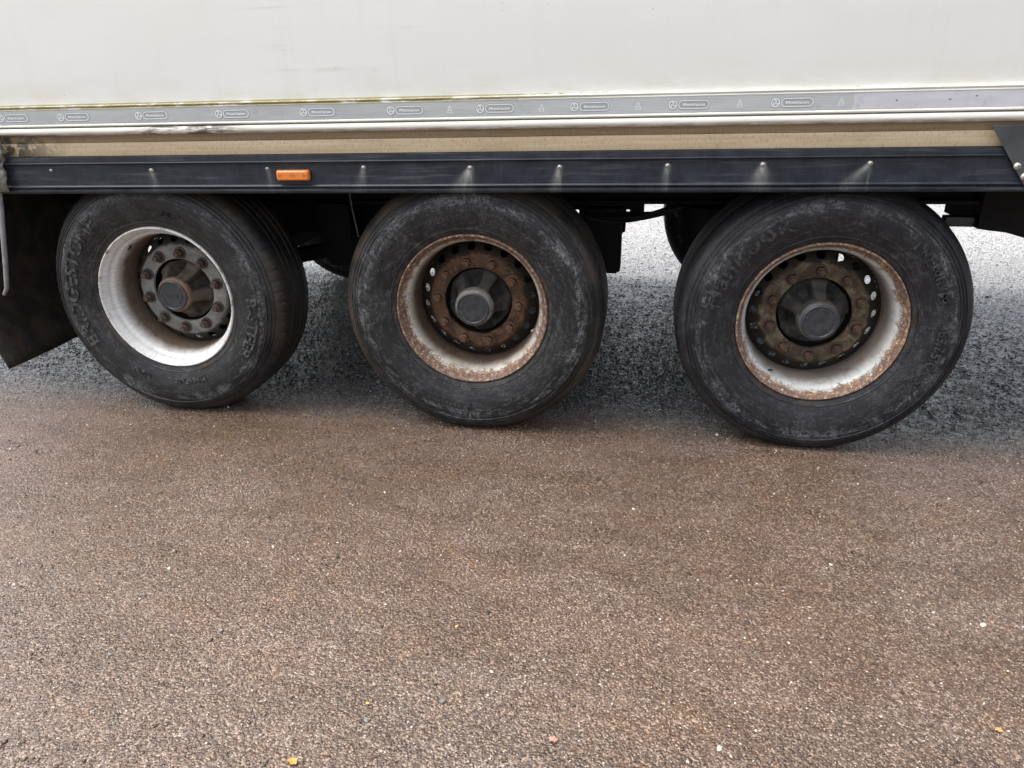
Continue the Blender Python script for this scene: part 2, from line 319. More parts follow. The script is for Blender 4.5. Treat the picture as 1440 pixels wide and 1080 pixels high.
MT = {
 'ground': mat_ground(), 'grit': mat_grit(), 'wetgrit': mat_wetgrit(),
 'rub1': mat_rubber('grey_worn_rubber', 1, .70, .45), 'rub2': mat_rubber('dusty_rubber', 2, .85, .85), 'rub3': mat_rubber('black_wet_rubber', 3, .62, .12, .6),
 'let1': mat_letter('raised_lettering_grey', (.085, .085, .087)), 'let2': mat_letter('raised_lettering_dusty', (.045, .045, .046)), 'let3': mat_letter('raised_lettering_pale', (.050, .050, .053)),
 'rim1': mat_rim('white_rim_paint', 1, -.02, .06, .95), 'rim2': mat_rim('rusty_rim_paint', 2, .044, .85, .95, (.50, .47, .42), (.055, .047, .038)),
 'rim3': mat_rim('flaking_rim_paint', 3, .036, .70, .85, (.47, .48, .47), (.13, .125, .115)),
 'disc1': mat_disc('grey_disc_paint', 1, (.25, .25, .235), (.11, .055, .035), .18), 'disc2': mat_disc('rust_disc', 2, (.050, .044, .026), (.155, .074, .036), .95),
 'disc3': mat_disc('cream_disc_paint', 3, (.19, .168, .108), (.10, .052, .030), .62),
 'hub1': mat_simple('muddy_hub', (.13, .105, .08), (.045, .04, .034), 18, .6), 'hub2': mat_simple('greasy_hub', (.026, .026, .026), (.078, .074, .066), 14, .45),
 'hubrust': mat_simple('rusty_hub_collar', (.20, .115, .075), (.11, .075, .055), 26, .65),
 'cap': mat_simple('hub_cap_grey', (.040, .044, .050), (.018, .019, .021), 40, .42), 'capworn': mat_simple('worn_cap_edge', (.20, .19, .17), (.07, .065, .06), 35, .5),
 'nut1': mat_simple('brown_nut', (.050, .032, .026), (.10, .068, .055), 60, .6), 'nut2': mat_simple('rusty_nut', (.055, .03, .018), (.18, .095, .05), 60, .7), 'nut3': mat_simple('dark_rusty_nut', (.04, .023, .016), (.11, .06, .038), 60, .65),
 'black': mat_simple('dirty_black_steel', (.010, .010, .010), (.016, .015, .014), 8, .75, 0, .3, .25),
 'flap': mat_simple('gritty_mudflap_rubber', (.014, .013, .012), (.050, .036, .026), 9, .75, 0, .6, .3),
 'panel': mat_panel(), 'rail': mat_rail(), 'tape': mat_tape('reflective_tape', (.36, .385, .39), (.42, .445, .45)),
 'tape2': mat_tape('plain_silver_tape', (.50, .51, .56), (.58, .59, .63), False),
 'logo': mat_simple('tape_print', (.70, .72, .72), (.62, .64, .65), 90, .4),
 'logobg': mat_simple('tape_print_shade', (.27, .29, .295), (.31, .33, .335), 90, .4),
 'wood': mat_wood('plywood_edge', (.48, .375, .235), (.60, .49, .34)), 'wood_shaded': mat_wood('shaded_plywood_edge', (.24, .175, .11), (.34, .255, .165)),
 'skirt': mat_skirt(), 'screw': mat_simple('zinc_screw', (.55, .55, .52), (.30, .28, .24), 120, .4, .5), 'screwdark': mat_simple('screw_recess', (.02, .02, .02), (.03, .03, .03), 60, .7),
 'lens': mat_lens(), 'lensmark': mat_simple('lamp_mark', (.16, .07, .02), (.22, .09, .02), 90, .5), 'lampbase': mat_simple('lamp_base_plastic', (.02, .02, .02), (.035, .03, .03), 50, .5),
 'crump': mat_simple('crumpled_grey_plastic', (.04, .037, .033), (.22, .205, .18), 24, .5, 0, .8), 'strut': mat_simple('pale_strut', (.16, .16, .165), (.26, .26, .27), 20, .45),
 'plate': mat_simple('dark_plate', (.030, .034, .038), (.055, .060, .064), 9, .42),
 'hose': mat_simple('black_hose', (.008, .008, .008), (.014, .014, .014), 30, .5),
}

# ---------------------------------------------------------------- mesh helpers
def link(name, me, m, parent=None, smooth=38):
    me.validate(); 
    if m is not None: me.materials.append(m)
    if smooth:
        me.polygons.foreach_set('use_smooth', [True]*len(me.polygons)); me.set_sharp_from_angle(angle=rad(smooth))
    o = bpy.data.objects.new(name, me); COL.objects.link(o)
    if parent: o.parent = parent
    return o
def mesh(v, f, name='m'):
    me = bpy.data.meshes.new(name); me.from_pydata([tuple(map(float, q)) for q in v], [], f); me.update(); return me
class MB:
    def __init__(s): s.v = []; s.f = []
    def add(s, v, f): k = len(s.v); s.v += [tuple(map(float, q)) for q in v]; s.f += [tuple(i+k for i in q) for q in f]; return s
    def box(s, a, b, bev=0.):
        bm = bmesh.new(); bmesh.ops.create_cube(bm, size=1)
        for q in bm.verts: q.co = Vector([a[i] + (b[i]-a[i])*(q.co[i]+.5) for i in range(3)])
        if bev: bmesh.ops.bevel(bm, geom=bm.edges[:], offset=bev, segments=2, affect='EDGES', profile=.5)
        bm.verts.index_update(); s.add([q.co[:] for q in bm.verts], [[q.index for q in f.verts] for f in bm.faces]); bm.free(); return s
    def tube(s, pts, r, seg=10):
        pts = [Vector(q) for q in pts]; vs = []; rr = r if isinstance(r, (list, tuple)) else [r]*len(pts)
        up = Vector((0, 0, 1))
        for i, q in enumerate(pts):
            d = (pts[min(i+1, len(pts)-1)] - pts[max(i-1, 0)]).normalized()
            if abs(d.dot(up)) > .95: up = Vector((1, 0, 0))
            a = d.cross(up).normalized(); b = d.cross(a)
            vs += [q + (a*math.cos(t*2*math.pi/seg) + b*math.sin(t*2*math.pi/seg))*rr[i] for t in range(seg)]
        fs = [(i*seg+t, i*seg+(t+1) % seg, (i+1)*seg+(t+1) % seg, (i+1)*seg+t) for i in range(len(pts)-1) for t in range(seg)]
        fs += [tuple(range(seg))[::-1], tuple((len(pts)-1)*seg+t for t in range(seg))]
        return s.add(vs, fs)
    def prism(s, poly, x0, x1, ax='x'):
        n = len(poly)
        if ax == 'x': v = [(x0, a, b) for a, b in poly] + [(x1, a, b) for a, b in poly]
        else: v = [(a, x0, b) for a, b in poly] + [(a, x1, b) for a, b in poly]
        return s.add(v, [tuple(range(n)), tuple(range(2*n-1, n-1, -1))] + [(i, n+i, n+(i+1) % n, (i+1) % n) for i in range(n)])
    def build(s, name, m, parent=None, smooth=38, fix=True):
        me = mesh(s.v, s.f, name)
        if fix:
            bm = bmesh.new(); bm.from_mesh(me); bmesh.ops.recalc_face_normals(bm, faces=bm.faces[:]); bm.to_mesh(me); bm.free()
        return link(name, me, m, parent, smooth)
def lathe(prof, seg=96, mod=None, close=False):
    """prof [(r,y)], axis Y; mod(r,y,theta,i)->(r,y)"""
    v = []; f = []; n = len(prof)
    for s in range(seg):
        t = 2*math.pi*s/seg
        for i, (r, y) in enumerate(prof):
            if mod: r, y = mod(r, y, t, i)
            v.append((r*math.cos(t), y, r*math.sin(t)))
    for s in range(seg):
        for i in range(n if close else n-1):
            a, b = s*n+i, s*n+(i+1) % n; c, d = ((s+1) % seg)*n+i, ((s+1) % seg)*n+(i+1) % n
            f.append((a, b, d, c))
    return v, f
def text_geo(txt, size, ext=.001, sp=1., off=0.):
    cu = bpy.data.curves.new('t', 'FONT'); cu.body = txt; cu.size = size; cu.extrude = ext; cu.align_x = 'LEFT'; cu.space_character = sp; cu.resolution_u = 3; cu.offset = off
    o = bpy.data.objects.new('t', cu); COL.objects.link(o); dg = bpy.context.evaluated_depsgraph_get()
    me = bpy.data.meshes.new_from_object(o.evaluated_get(dg)); bpy.data.objects.remove(o)
    v = [q.co.copy() for q in me.vertices]; f = [tuple(p.vertices) for p in me.polygons]; bpy.data.meshes.remove(me); bpy.data.curves.remove(cu)
    return v, f
def text_width(v): xs = [q.x for q in v]; return min(xs), max(xs)
def tag(o, label=None, cat=None, group=None, kind=None):
    for k, q in (('label', label), ('category', cat), ('group', group), ('kind', kind)):
        if q: o[k] = q
    return o

# ---------------------------------------------------------------- ground
def build_ground():
    xs = [-300, -60, -15, -6, -3, 0, 3, 6, 15, 60, 300]; ys = [-300, -60, -12, -4, -2, 0, 2, 4, 8, 20, 60, 300]
    v = [(x, y, 0) for y in ys for x in xs]; n = len(xs)
    f = [(j*n+i, j*n+i+1, (j+1)*n+i+1, (j+1)*n+i) for j in range(len(ys)-1) for i in range(n-1)]
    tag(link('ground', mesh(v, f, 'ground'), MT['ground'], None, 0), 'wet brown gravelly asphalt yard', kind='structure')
build_ground()
def build_grit(name, label, m, N, y0, y1, ypow, med, smax, zf, seed):
    rng = np.random.default_rng(seed)
    # irregular stone chips half sunk in the surface; density and size as on the yard in front of the wheels
    base = np.array([(1, 0, 0), (0, 1, 0), (-1, 0, 0), (0, -1, 0), (0, 0, 1), (0, 0, -.6)], float)
    tri = np.array([(0, 1, 4), (1, 2, 4), (2, 3, 4), (3, 0, 4), (1, 0, 5), (2, 1, 5), (3, 2, 5), (0, 3, 5)])
    y = rng.uniform(0, 1, N)**ypow*(y1-y0) + y0; x = rng.uniform(-1, 1, N)*(1.9 + (y+2.2)*.75) + .3 + (y+2)*-.05
    if y0 > -.5: y += .18*np.sin(x*2.3+1)*np.clip(1-(y-y0), 0, 1) + .08*np.sin(x*7.1)
    sz = np.clip(rng.lognormal(math.log(med), .42, N), .0009, smax)*(np.clip((y-y0)/.35, .35, 1) if y0 > -.5 else 1)
    a = rng.uniform(0, 2*np.pi, N)
    P = base[None]*rng.uniform(.65, 1.3, (N, 6, 3)) * sz[:, None, None]
    P[:, :, 0] *= rng.uniform(.8, 1.7, N)[:, None]; P[:, :, 2] *= (zf*rng.uniform(.45, .95, N))[:, None]
    P[:, :4, 2] += rng.uniform(-.3, .35, (N, 4))*sz[:, None]
    c, s = np.cos(a)[:, None], np.sin(a)[:, None]
    X = P[:, :, 0]*c - P[:, :, 1]*s; Y = P[:, :, 0]*s + P[:, :, 1]*c
    V = np.stack([X + x[:, None], Y + y[:, None], P[:, :, 2] + sz[:, None]*.18], 2).reshape(-1, 3)
    F = (tri[None] + (np.arange(N)*6)[:, None, None]).reshape(-1, 3)
    me = bpy.data.meshes.new('grit'); me.vertices.add(len(V)); me.vertices.foreach_set('co', V.ravel())
    me.loops.add(F.size); me.loops.foreach_set('vertex_index', F.ravel().astype(np.int32))
    me.polygons.add(len(F)); me.polygons.foreach_set('loop_start', np.arange(0, F.size, 3, dtype=np.int32)); me.update(calc_edges=True)
    o = bpy.data.objects.new(name, me); COL.objects.link(o); me.materials.append(MT[m])
    tag(o, label, 'gravel', kind='stuff')
build_grit('gravel', 'loose stone grit scattered over the brown asphalt in front of the wheels', 'grit', 62000, -2.1, 1.2, 1.25, .0018, .0062, 1., 11)
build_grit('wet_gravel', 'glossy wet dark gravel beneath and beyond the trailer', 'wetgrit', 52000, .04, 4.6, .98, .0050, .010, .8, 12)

# ---------------------------------------------------------------- trailer
TR = bpy.data.objects.new('semi_trailer', None); COL.objects.link(TR)
tag(TR, 'white box semi trailer standing on three single tyred axles', 'trailer')
TILT = -.016
def body(mb, name, m, smooth=38, fix=True):
    o = mb.build(name, m, TR, smooth, fix); o.rotation_euler = (0, TILT, 0); return o
X0, X1 = -3.2, 10.3
L = lambda x, z: (x + .016*z, z - .016*x)     # world (x,z) -> trailer local

body(MB().box((X0, -.075, 1.250), (X1, -.02, 3.95), .002), 'side_panel', MT['panel'])
body(MB().box((X0, 2.52, 1.12), (X1, 2.575, 3.95), .002), 'side_panel', MT['panel'])
body(MB().box((X0, -.02, 3.9), (X1, 2.52, 3.95)), 'roof', MT['panel'])
body(MB().box((X0, -.02, 1.13), (X0+.05, 2.52, 3.9)), 'rear_door', MT['panel'])
body(MB().box((X1-.05, -.02, 1.13), (X1, 2.52, 3.9)), 'front_wall', MT['panel'])
body(MB().box((X0+.05, -.015, 1.122), (X1-.05, 2.515, 1.19)), 'floor_deck', MT['black'])

railp = [(-.072, 1.302), (-.086, 1.302), (-.0885, 1.2995), (-.0885, 1.297), (-.084, 1.2955), (-.084, 1.2925), (-.089, 1.291), (-.0895, 1.2885), (-.087, 1.287),
         (-.087, 1.2365), (-.0900, 1.235), (-.0915, 1.2315), (-.0900, 1.2275), (-.0840, 1.2262), (-.0840, 1.2232), (-.0910, 1.2210), (-.0965, 1.2165),
         (-.0985, 1.2105), (-.0975, 1.2040), (-.0935, 1.1985), (-.0870, 1.1950), (-.0700, 1.1945), (-.0700, 1.2480), (-.0765, 1.2520)]
body(MB().prism(railp, X0, X1), 'bottom_rail', MT['rail'], 30)
tp = MB()
def thinbox(a, b): return MB().box(a, b)
tape = body(thinbox((X0, -.0885, 1.2372), (1.300, -.0868, 1.2862)), 'reflective_strip', MT['tape'], 0)
o = body(thinbox((1.3025, -.0882, 1.2378), (6.0, -.0868, 1.2866)), 'reflective_strip', MT['tape2'], 0); o['label'] = 'plain pale silver strip without print'
for xx, zz in ((1.43, 1.262), (1.585, 1.262), (1.66, 1.270)):
    body(MB().box((xx-.003, -.0887, zz-.0015), (xx+.003, -.0880, zz+.0015)), 'strip_scratch', MT['screwdark'])

# printed logos on the strip: round emblem, pill outline and name, and a small mark half way between
def ring(cx, cz, ro, ri, y0, y1, seg=28, stretch=0.):
    def pt(t, r):
        c, s = math.cos(t), math.sin(t); return (cx + r*c + (stretch if c >= 0 else -stretch), cz + r*s)
    v = []; f = []
    for i in range(seg):
        t = 2*math.pi*(i+.5)/seg
        for r in (ro, ri):
            a, b = pt(t, r); v += [(a, y0, b), (a, y1, b)]
    for i in range(seg):
        j = (i+1) % seg; A, B = i*4, j*4
        f += [(A, B, B+2, A+2), (A, A+1, B+1, B), (A+2, B+2, B+3, A+3)]
    return v, f
def disc2(cx, cz, r, y0, seg=24, stretch=0.):
    v = []
    for i in range(seg):
        t = 2*math.pi*(i+.5)/seg; c = math.cos(t); v.append((cx + r*c + (stretch if c >= 0 else -stretch), y0, cz + r*math.sin(t)))
    return v, [tuple(range(seg))]
logo_me = None; bg_me = None; mark_me = None
LX = [-1.738, -1.480, -1.159, -.839, -.514, -.191, .127, .449, .773, 1.096]
tv, tf = text_geo('Montracon', .0150, .0003, 1.0, .0004); a0, a1 = text_width(tv)
for k, x in enumerate(LX):
    lx = x + .019
    if logo_me is None:
        b = MB(); b.add(*ring(-.050, 0, .0138, .0108, -.0004, .0002)); b.add(*ring(.017, 0, .0135, .0110, -.0004, .0002, 28, .036))
        b.add([((q.x-(a0+a1)/2)*.070/(a1-a0)+.017, -q.z-.0001, (q.y-.0052)*.80) for q in tv], tf)
        for tt in range(3):      # three curved blades in the emblem
            q0 = tt*2.094+.5
            pts = [(-.050+math.cos(q0+j*.5)*(.0015+.0028*j), math.sin(q0+j*.5)*(.0015+.0028*j)) for j in range(4)]
            for (xa, za), (xb, zb) in zip(pts[:-1], pts[1:]):
                d = Vector((xb-xa, zb-za)).normalized(); nx, nz = -d.y*.0018, d.x*.0018
                b.add([(xa+nx, -.0004, za+nz), (xb+nx, -.0004, zb+nz), (xb-nx, -.0004, zb-nz), (xa-nx, -.0004, za-nz)], [(0, 1, 2, 3)])
        logo_me = mesh(b.v, b.f, 'logo'); logo_me.materials.append(MT['logo'])
        b = MB(); b.add(*disc2(-.050, 0, .0165, .0001)); b.add(*disc2(.017, 0, .0165, .0002, 24, .036))
        bg_me = mesh(b.v, b.f, 'bg'); bg_me.materials.append(MT['logobg'])
        b = MB()
        for p0, p1 in (((-.009, -.011), (0, .012)), ((0, .012), (.009, -.011)), ((-.005, -.003), (.005, -.003)), ((-.009, -.011), (.009, -.011))):
            d = Vector((p1[0]-p0[0], p1[1]-p0[1])).normalized(); nx, nz = -d.y*.0011, d.x*.0011
            b.add([(p0[0]+nx, 0, p0[1]+nz), (p1[0]+nx, 0, p1[1]+nz), (p1[0]-nx, 0, p1[1]-nz), (p0[0]-nx, 0, p0[1]-nz)], [(0, 1, 2, 3)])
        mark_me = mesh(b.v, b.f, 'mark'); mark_me.materials.append(MT['logo'])
    for nm, me, dy, dx in (('logo', logo_me, -.0003, 0), ('logo_shade', bg_me, 0, 0), ('printed_mark', mark_me, -.0003, .1615)):
        if nm == 'printed_mark' and k < 5: continue
        o = bpy.data.objects.new(nm, me); COL.objects.link(o); o.parent = tape; o.location = (lx+dx if not(nm == 'printed_mark' and k == 9) else lx+.150, -.0889+dy, 1.2617)

# plywood floor edge under the rail, two plies; the rail's shadow is painted into the upper one
body(MB().box((-3.1, -.060, 1.168), (6.0, -.012, 1.1935), .001), 'floor_edge', MT['wood_shaded'])['label'] = 'upper ply with the rail shadow in its colour'
body(MB().box((-3.1, -.063, 1.118), (6.0, -.012, 1.1668), .001), 'floor_edge', MT['wood'])

# black side rail with fine grid so that the screw stains can sit on it
sk = [(-.058, 1.1175), (-.072, 1.1170), (-.080, 1.1140), (-.081, 1.0965), (-.0855, 1.0950), (-.0870, 1.0925), (-.0855, 1.0895), (-.0800, 1.0870), (-.0790, 1.0845)]
sk += [(-.0785, 1.0845 - (1.0845-1.0105)*i/14) for i in range(1, 15)]
sk += [(-.0850, 1.0075), (-.0865, 1.0045), (-.0850, 1.0015), (-.0800, .9985), (-.0790, .9960), (-.0835, .9935), (-.0845, .9890), (-.0835, .9820), (-.0800, .9785), (-.0600, .9780)]
SCREWS = [(-1.634, 1.041, 0), (-1.207, 1.045, .55), (-.735, 1.056, .35), (-.363, 1.063, .5), (.032, 1.066, 1.), (.350, 1.071, .8), (.718, 1.079, .65), (1.029, 1.085, .75), (1.365, 1.092, .6)]
def stain(x, z):
    s = 0.
    for i, (wx, wz, k) in enumerate(SCREWS):
        if not k: continue
        sx, sz = L(wx, wz); dx, dz = x-sx, z-sz
        if dz > .006 or abs(dx) > .09: continue
        lean = [-0, 0, .15, -.25, -.55, -.25, -.12, -.1, -.9][i]; d = max(0., -dz)
        fan = .0065 + d*[0, .16, .10, .22, .42, .20, .18, .50, .34][i]
        st = .72 + .55*mnoise.noise(Vector(((dx-lean*d)/(fan*.55)+i*7, i*3., dz*8)))
        a = math.exp(-((dx - lean*d)/fan)**2) * (math.exp(-d/(.016+.012*k)) + .30*math.exp(-d/.05)) * st
        b = math.exp(-((dx-.002*math.sin(d*60))/.0035)**2)*math.exp(-d/.07)*.42
        s += k*max(a, b)
    return min(1, max(0, s))
xs = np.arange(-1.9, 6.0, .006); xs = [-1.9+.006*i for i in range(int(3.9/.006))] + [2.1, 3, 4.5, 6.0]
v = []; n = len(sk)
for x in xs:
    wob = .0007*mnoise.noise(Vector((x*2.1, 0, 3)))+.0012*mnoise.noise(Vector((x*.7, 2, 3)))
    v += [(x, a+wob, b + .0012*mnoise.noise(Vector((x*1.3, 5, 0)))*(1.12-b)/.14) for a, b in sk]
f = [(i*n+j, i*n+j+1, (i+1)*n+j+1, (i+1)*n+j) for i in range(len(xs)-1) for j in range(n-1)]
me = mesh(v, f, 'side_rail'); at = me.attributes.new('stain', 'FLOAT', 'POINT'); at.data.foreach_set('value', [stain(q[0], q[2]) if q[0] < 2 else 0. for q in v])
o = link('side_rail', me, MT['skirt'], TR, 40); o.rotation_euler = (0, TILT, 0)
body(MB().box((-1.9, -.058, .980), (6.0, -.050, 1.117)), 'side_rail_backing', MT['black'])

# screws
scr = MB(); v, f = lathe([(0.0001, -.006), (.0035, -.0062), (.0055, -.0048), (.0066, -.0015), (.0082, -.001), (.0085, .001)], 18); scr.add(v, f)
scr_me = mesh(scr.v, scr.f, 'screw'); scr_me.materials.append(MT['screw']); scr_me.polygons.foreach_set('use_smooth', [True]*len(scr_me.polygons))
rec = MB(); rec.box((-.0026, -.0070, -.0006), (.0026, -.0058, .0006)).box((-.0006, -.0071, -.0026), (.0006, -.0057, .0026))
rec_me = mesh(rec.v, rec.f, 'recess'); rec_me.materials.append(MT['screwdark'])
def screw(wx, wz, y, s=1.):
    lx, lz = L(wx, wz)
    o = bpy.data.objects.new('screw', scr_me); COL.objects.link(o); o.parent = TR; o.rotation_euler = (0, TILT, 0)
    o.location = (wx, y, wz); o.scale = (s, 1, s)
    q = bpy.data.objects.new('recess', rec_me); COL.objects.link(q); q.parent = o; q.rotation_euler = (0, random.uniform(0, 1.5), 0)
for i, (a, b, k) in enumerate(SCREWS): screw(a, b, -.0795, .95 if k > .4 else .75)

# amber side marker lamp
lamp = MB(); 
def rrect(w, h, r, n=5):
    pts = []
    for cx, cz, a in ((w-r, h-r, 0), (-w+r, h-r, 90), (-w+r, -h+r, 180), (w-r, -h+r, 270)):
        for i in range(n+1): t = rad(a + 90*i/n); pts.append((cx+r*math.cos(t), cz+r*math.sin(t)))
    return pts
def loft(levels):
    v = []; f = []; n = len(levels[0][1])
    for y, pts in levels: v += [(a, y, b) for a, b in pts]
    for k in range(len(levels)-1): f += [(k*n+i, k*n+(i+1) % n, (k+1)*n+(i+1) % n, (k+1)*n+i) for i in range(n)]
    f += [tuple(range(n)), tuple((len(levels)-1)*n+i for i in range(n))][::1]
    return v, f
lwx, lwz = -.632, 1.0345
lb = MB(); lb.add(*loft([(0, rrect(.0665, .0205, .008)), (-.005, rrect(.0660, .0200, .008))]))
lo = lb.build('side_marker_lamp', MT['lampbase'], TR); lo.location = (lwx, -.0790, lwz); lo.rotation_euler = (0, TILT, 0)
lens = MB(); lens.add(*loft([(-.005, rrect(.0640, .0190, .007)), (-.012, rrect(.0640, .0190, .007)), (-.018, rrect(.0610, .0165, .007)), (-.0205, rrect(.0570, .0130, .006))]))
le = lens.build('lens', MT['lens'], lo, 25)
tv, tf = text_geo('773', .0135, .0003, 1.25); a0, a1 = text_width(tv); tb = MB(); tb.add([((q.x-(a0+a1)/2), -.0209-q.z, q.y-.005) for q in tv], tf); tb.build('lamp_number', MT['lensmark'], lo, 0)
for sx in (-1, 1):
    b = MB(); b.add(*lathe([(.0001, -.0212), (.0028, -.0212), (.0034, -.0190)], 12)); q = b.build('lamp_screw', MT['lensmark'], lo); q.location = (sx*.0515, 0, 0)
    b = MB(); b.box((sx*.044-.0008, -.0212, -.006), (sx*.044+.0008, -.0203, .006)); b.build('lens_rib', MT['lensmark'], lo, 0)

# crumpled end bracket at the rear end of the side rail, with a pale strut below it
nz, nx = 44, 16; v = []
for j in range(nz):
    t = j/(nz-1); z = 1.165 - t*.205
    xc = -1.835 - .030*t + .016*math.sin(t*3.1); wd = .026 + .008*math.sin(t*7+1)
    for i in range(nx):
        s = i/(nx-1)*2-1; x = xc + s*wd*2.0 - wd
        y = -.098 - .016*(1-s*s) + .013*mnoise.noise(Vector((s*2.2, t*9, 1.5))) + .006*mnoise.noise(Vector((s*5, t*22, 4)))
        v.append((x, y, z + .006*mnoise.noise(Vector((s*3, t*5, 9)))))
f = [(j*nx+i, j*nx+i+1, (j+1)*nx+i+1, (j+1)*nx+i) for j in range(nz-1) for i in range(nx-1)]
cb = link('end_bracket', mesh(v, f, 'end_bracket'), MT['crump'], TR, 60); cb['label'] = 'crumpled grey end cover'; sm_ = cb.modifiers.new('s', 'SOLIDIFY'); sm_.thickness = .006
body(MB().box((-1.92, -.052, 1.0), (-1.80, -.02, 1.16), .004), 'bracket_block', MT['black'])
MB().tube([(-1.880, -.085, .955), (-1.900, -.082, .88), (-1.926, -.080, .78), (-1.950, -.082, .66), (-1.972, -.085, .560), (-1.995, -.085, .53)], [.007, .009, .010, .010, .009, .006], 10).build('flap_strut', MT['strut'], TR)

# dark triangular plate at the right end of the rail, with two screws
pl = MB(); pw = [(1.700, 1.2100), (2.35, 1.2200), (2.35, .995), (1.872, .985), (1.846, 1.010)]
pl.prism([(a, b) for a, b in pw], -.0925, -.0885, 'y'); o = pl.build('corner_plate', MT['plate'], TR, 30)
bv = o.modifiers.new('b', 'BEVEL'); bv.width = .0015; bv.segments = 2
screw(1.800, 1.088, -.0925, 1.3); screw(1.827, 1.056, -.0925, 1.3)

# chassis: beams, cross members, hangers, axles
for y in (.80, 1.70):
    body(MB().prism([(y-.07, .800), (y+.07, .800), (y+.07, .815), (y+.006, .815), (y+.006, 1.105), (y+.07, 1.105), (y+.07, 1.12), (y-.07, 1.12), (y-.07, 1.105), (y-.006, 1.105), (y-.006, .815), (y-.07, .815)], X0+.1, X1-2), 'chassis_beam', MT['black'], 0)
for k in range(26): 
    x = -3.0+.5*k; body(MB().box((x-.03, -.01, 1.02), (x+.03, 2.51, 1.119)), 'cross_member', MT['black'], 0)
# running gear at each axle, with added shields that block light through the rims
for x in (-1.31, 0, 1.31):
    for y in (.80, 1.70):
        hx = x + .5
        b = MB().prism([(hx-.11, .80), (hx+.055, .80), (hx+.055, .50), (hx+.035, .487), (hx-.06, .487), (hx-.09, .55)], y-.07, y+.07, 'y'); b.build('spring_hanger', MT['black'], TR, 0)
        b = MB(); b.tube([(hx-.02, y, .56), (x+.15, y, .50), (x, y, .49), (x-.28, y, .52), (x-.40, y, .56)], [.035, .045, .055, .04, .035], 8); b.build('trailing_arm', MT['black'], TR)
        b = MB(); v, f = lathe([(.0001, 0), (.11, 0), (.13, .03), (.12, .06), (.135, .09), (.12, .13), (.13, .17), (.11, .22), (.0001, .22)], 24); b.add([(a+x-.36, c+y, bb+.58) for a, bb, c in v], f); b.build('air_spring', MT['black'], TR)
    b = MB(); b.tube([(x, .22, .51), (x, 2.28, .51)], .064, 16); b.build('axle', MT['black'], TR)
    for s in (.30, 2.0):
        b = MB(); b.tube([(x-.16, s+.12, .60), (x-.16, s+.30, .60)], .085, 16); b.build('brake_chamber', MT['black'], TR)
        MB().box((x-.17, s+.08, .58), (x+.12, s+.16, .745), .01).build('light_shield', MT['black'], TR, 0)  # added plate, stops bright ground showing through the upper rim holes
# cross tube, valve block and hoses between the second and third axle
body(MB().box((.30, .73, .775), (.62, .86, .80), .004), 'valve_block', MT['black'])
body(MB().box((.60, .76, .748), (.665, .82, .80), .006), 'valve_block', MT['black'])
for k in range(6):
    z0 = .775 - k*.006
    pts = [(.36+.46*t, .74+.05*math.sin(t*5+k), z0 + .012 - .030*math.sin(math.pi*t)*(1+.25*math.sin(k*2.1)) + .020*t*(k % 2) + .02*t*t) for t in [i/14 for i in range(15)]]
    MB().tube(pts, .0055 if k % 2 else .008, 8).build('hose', MT['hose'], TR)
# support bar and tank by the right edge
MB().box((1.93, .745, .733), (2.42, .80, .776), .006).build('support_bar', MT['strut'] if False else MT['plate'], TR)
MB().prism([(2.045, .80), (2.045, .735), (2.10, .728), (2.16, .722), (2.26, .694), (2.36, .672), (2.55, .655), (2.9, .65), (2.9, 1.02), (2.045, 1.02)], .70, 1.10, 'y').build('equipment_box', MT['black'], TR, 0)
MB().tube([(-.70, .60, .97), (-.685, .60, .80), (-.665, .60, .66)], .004, 6).build('brake_pipe', MT['strut'], TR)

MB().prism([(-1.40, .66), (-1.34, .60), (-.40, .55), (-.36, .60), (-.36, 1.09), (-1.40, 1.09)], 1.02, 1.40, 'y').build('gap_blocker', MT['black'], TR, 0)  # added dark block closing bright gaps between the first two axles
# mudflaps behind the rear wheels
for y0, y1 in ((-.045, 1.05), (1.55, 2.54)):
    v = []; nzz, nyy = 26, 14
    for j in range(nzz):
        t = j/(nzz-1); z = .95 - t*(.95-.165)
        for i in range(nyy):
            s = i/(nyy-1); x = -2.19 + .012*math.sin(s*5) - .01*t + .075*max(0, t-.70)/.30*1.0 + .006*mnoise.noise(Vector((s*3, t*5, 0)))
            v.append((x, y0 + s*(y1-y0) + .01*t, z + .006*s))
    f = [(j*nyy+i, j*nyy+i+1, (j+1)*nyy+i+1, (j+1)*nyy+i) for j in range(nzz-1) for i in range(nyy-1)]
    o = link('mudflap', mesh(v, f, 'mudflap'), MT['flap'], TR, 60); o.modifiers.new('s', 'SOLIDIFY').thickness = .008
    MB().box((-2.22, y0+.02, .90), (-2.17, y1+.35 if y0 < 1 else y1, .96), .004).build('flap_bar', MT['black'], TR)

# ---------------------------------------------------------------- wheels
R, ZC = .520, .510
PS = [(.300, .030), (.3015, .012), (.306, .003), (.314, -.001), (.322, -.0045), (.3245, -.009), (.3275, -.0085), (.330, -.0095), (.350, -.0175), (.375, -.0255), (.400, -.030), (.425, -.030), (.446, -.026),
      (.4570, -.0215), (.4585, -.0235), (.4615, -.0225), (.4630, -.0180), (.4700, -.0145), (.4715, -.0165), (.4745, -.0150), (.4755, -.0105), (.4830, -.0040), (.4845, -.0060), (.4870, -.0040), (.4880, .0010), (.4960, .0070),
      (.5050, .0150), (.5110, .0230), (.5170, .0320), (.5215, .0440)]
def sidey(r):
    a = [p for p in PS if p[0] < .456]
    return float(np.interp(r, [p[0] for p in a], [p[1] for p in a]))
def tread():
    t = []; W0, W1 = .050, .250; gs = [.085, .125, .175, .215]; R_ = .5235
    for g in gs: t += [(R_, g-.0055), (R_-.006, g-.004), (R_-.006, g+.004), (R_, g+.0055)]
    return t
INN = [(r, .300-y) for r, y in PS[::-1]]
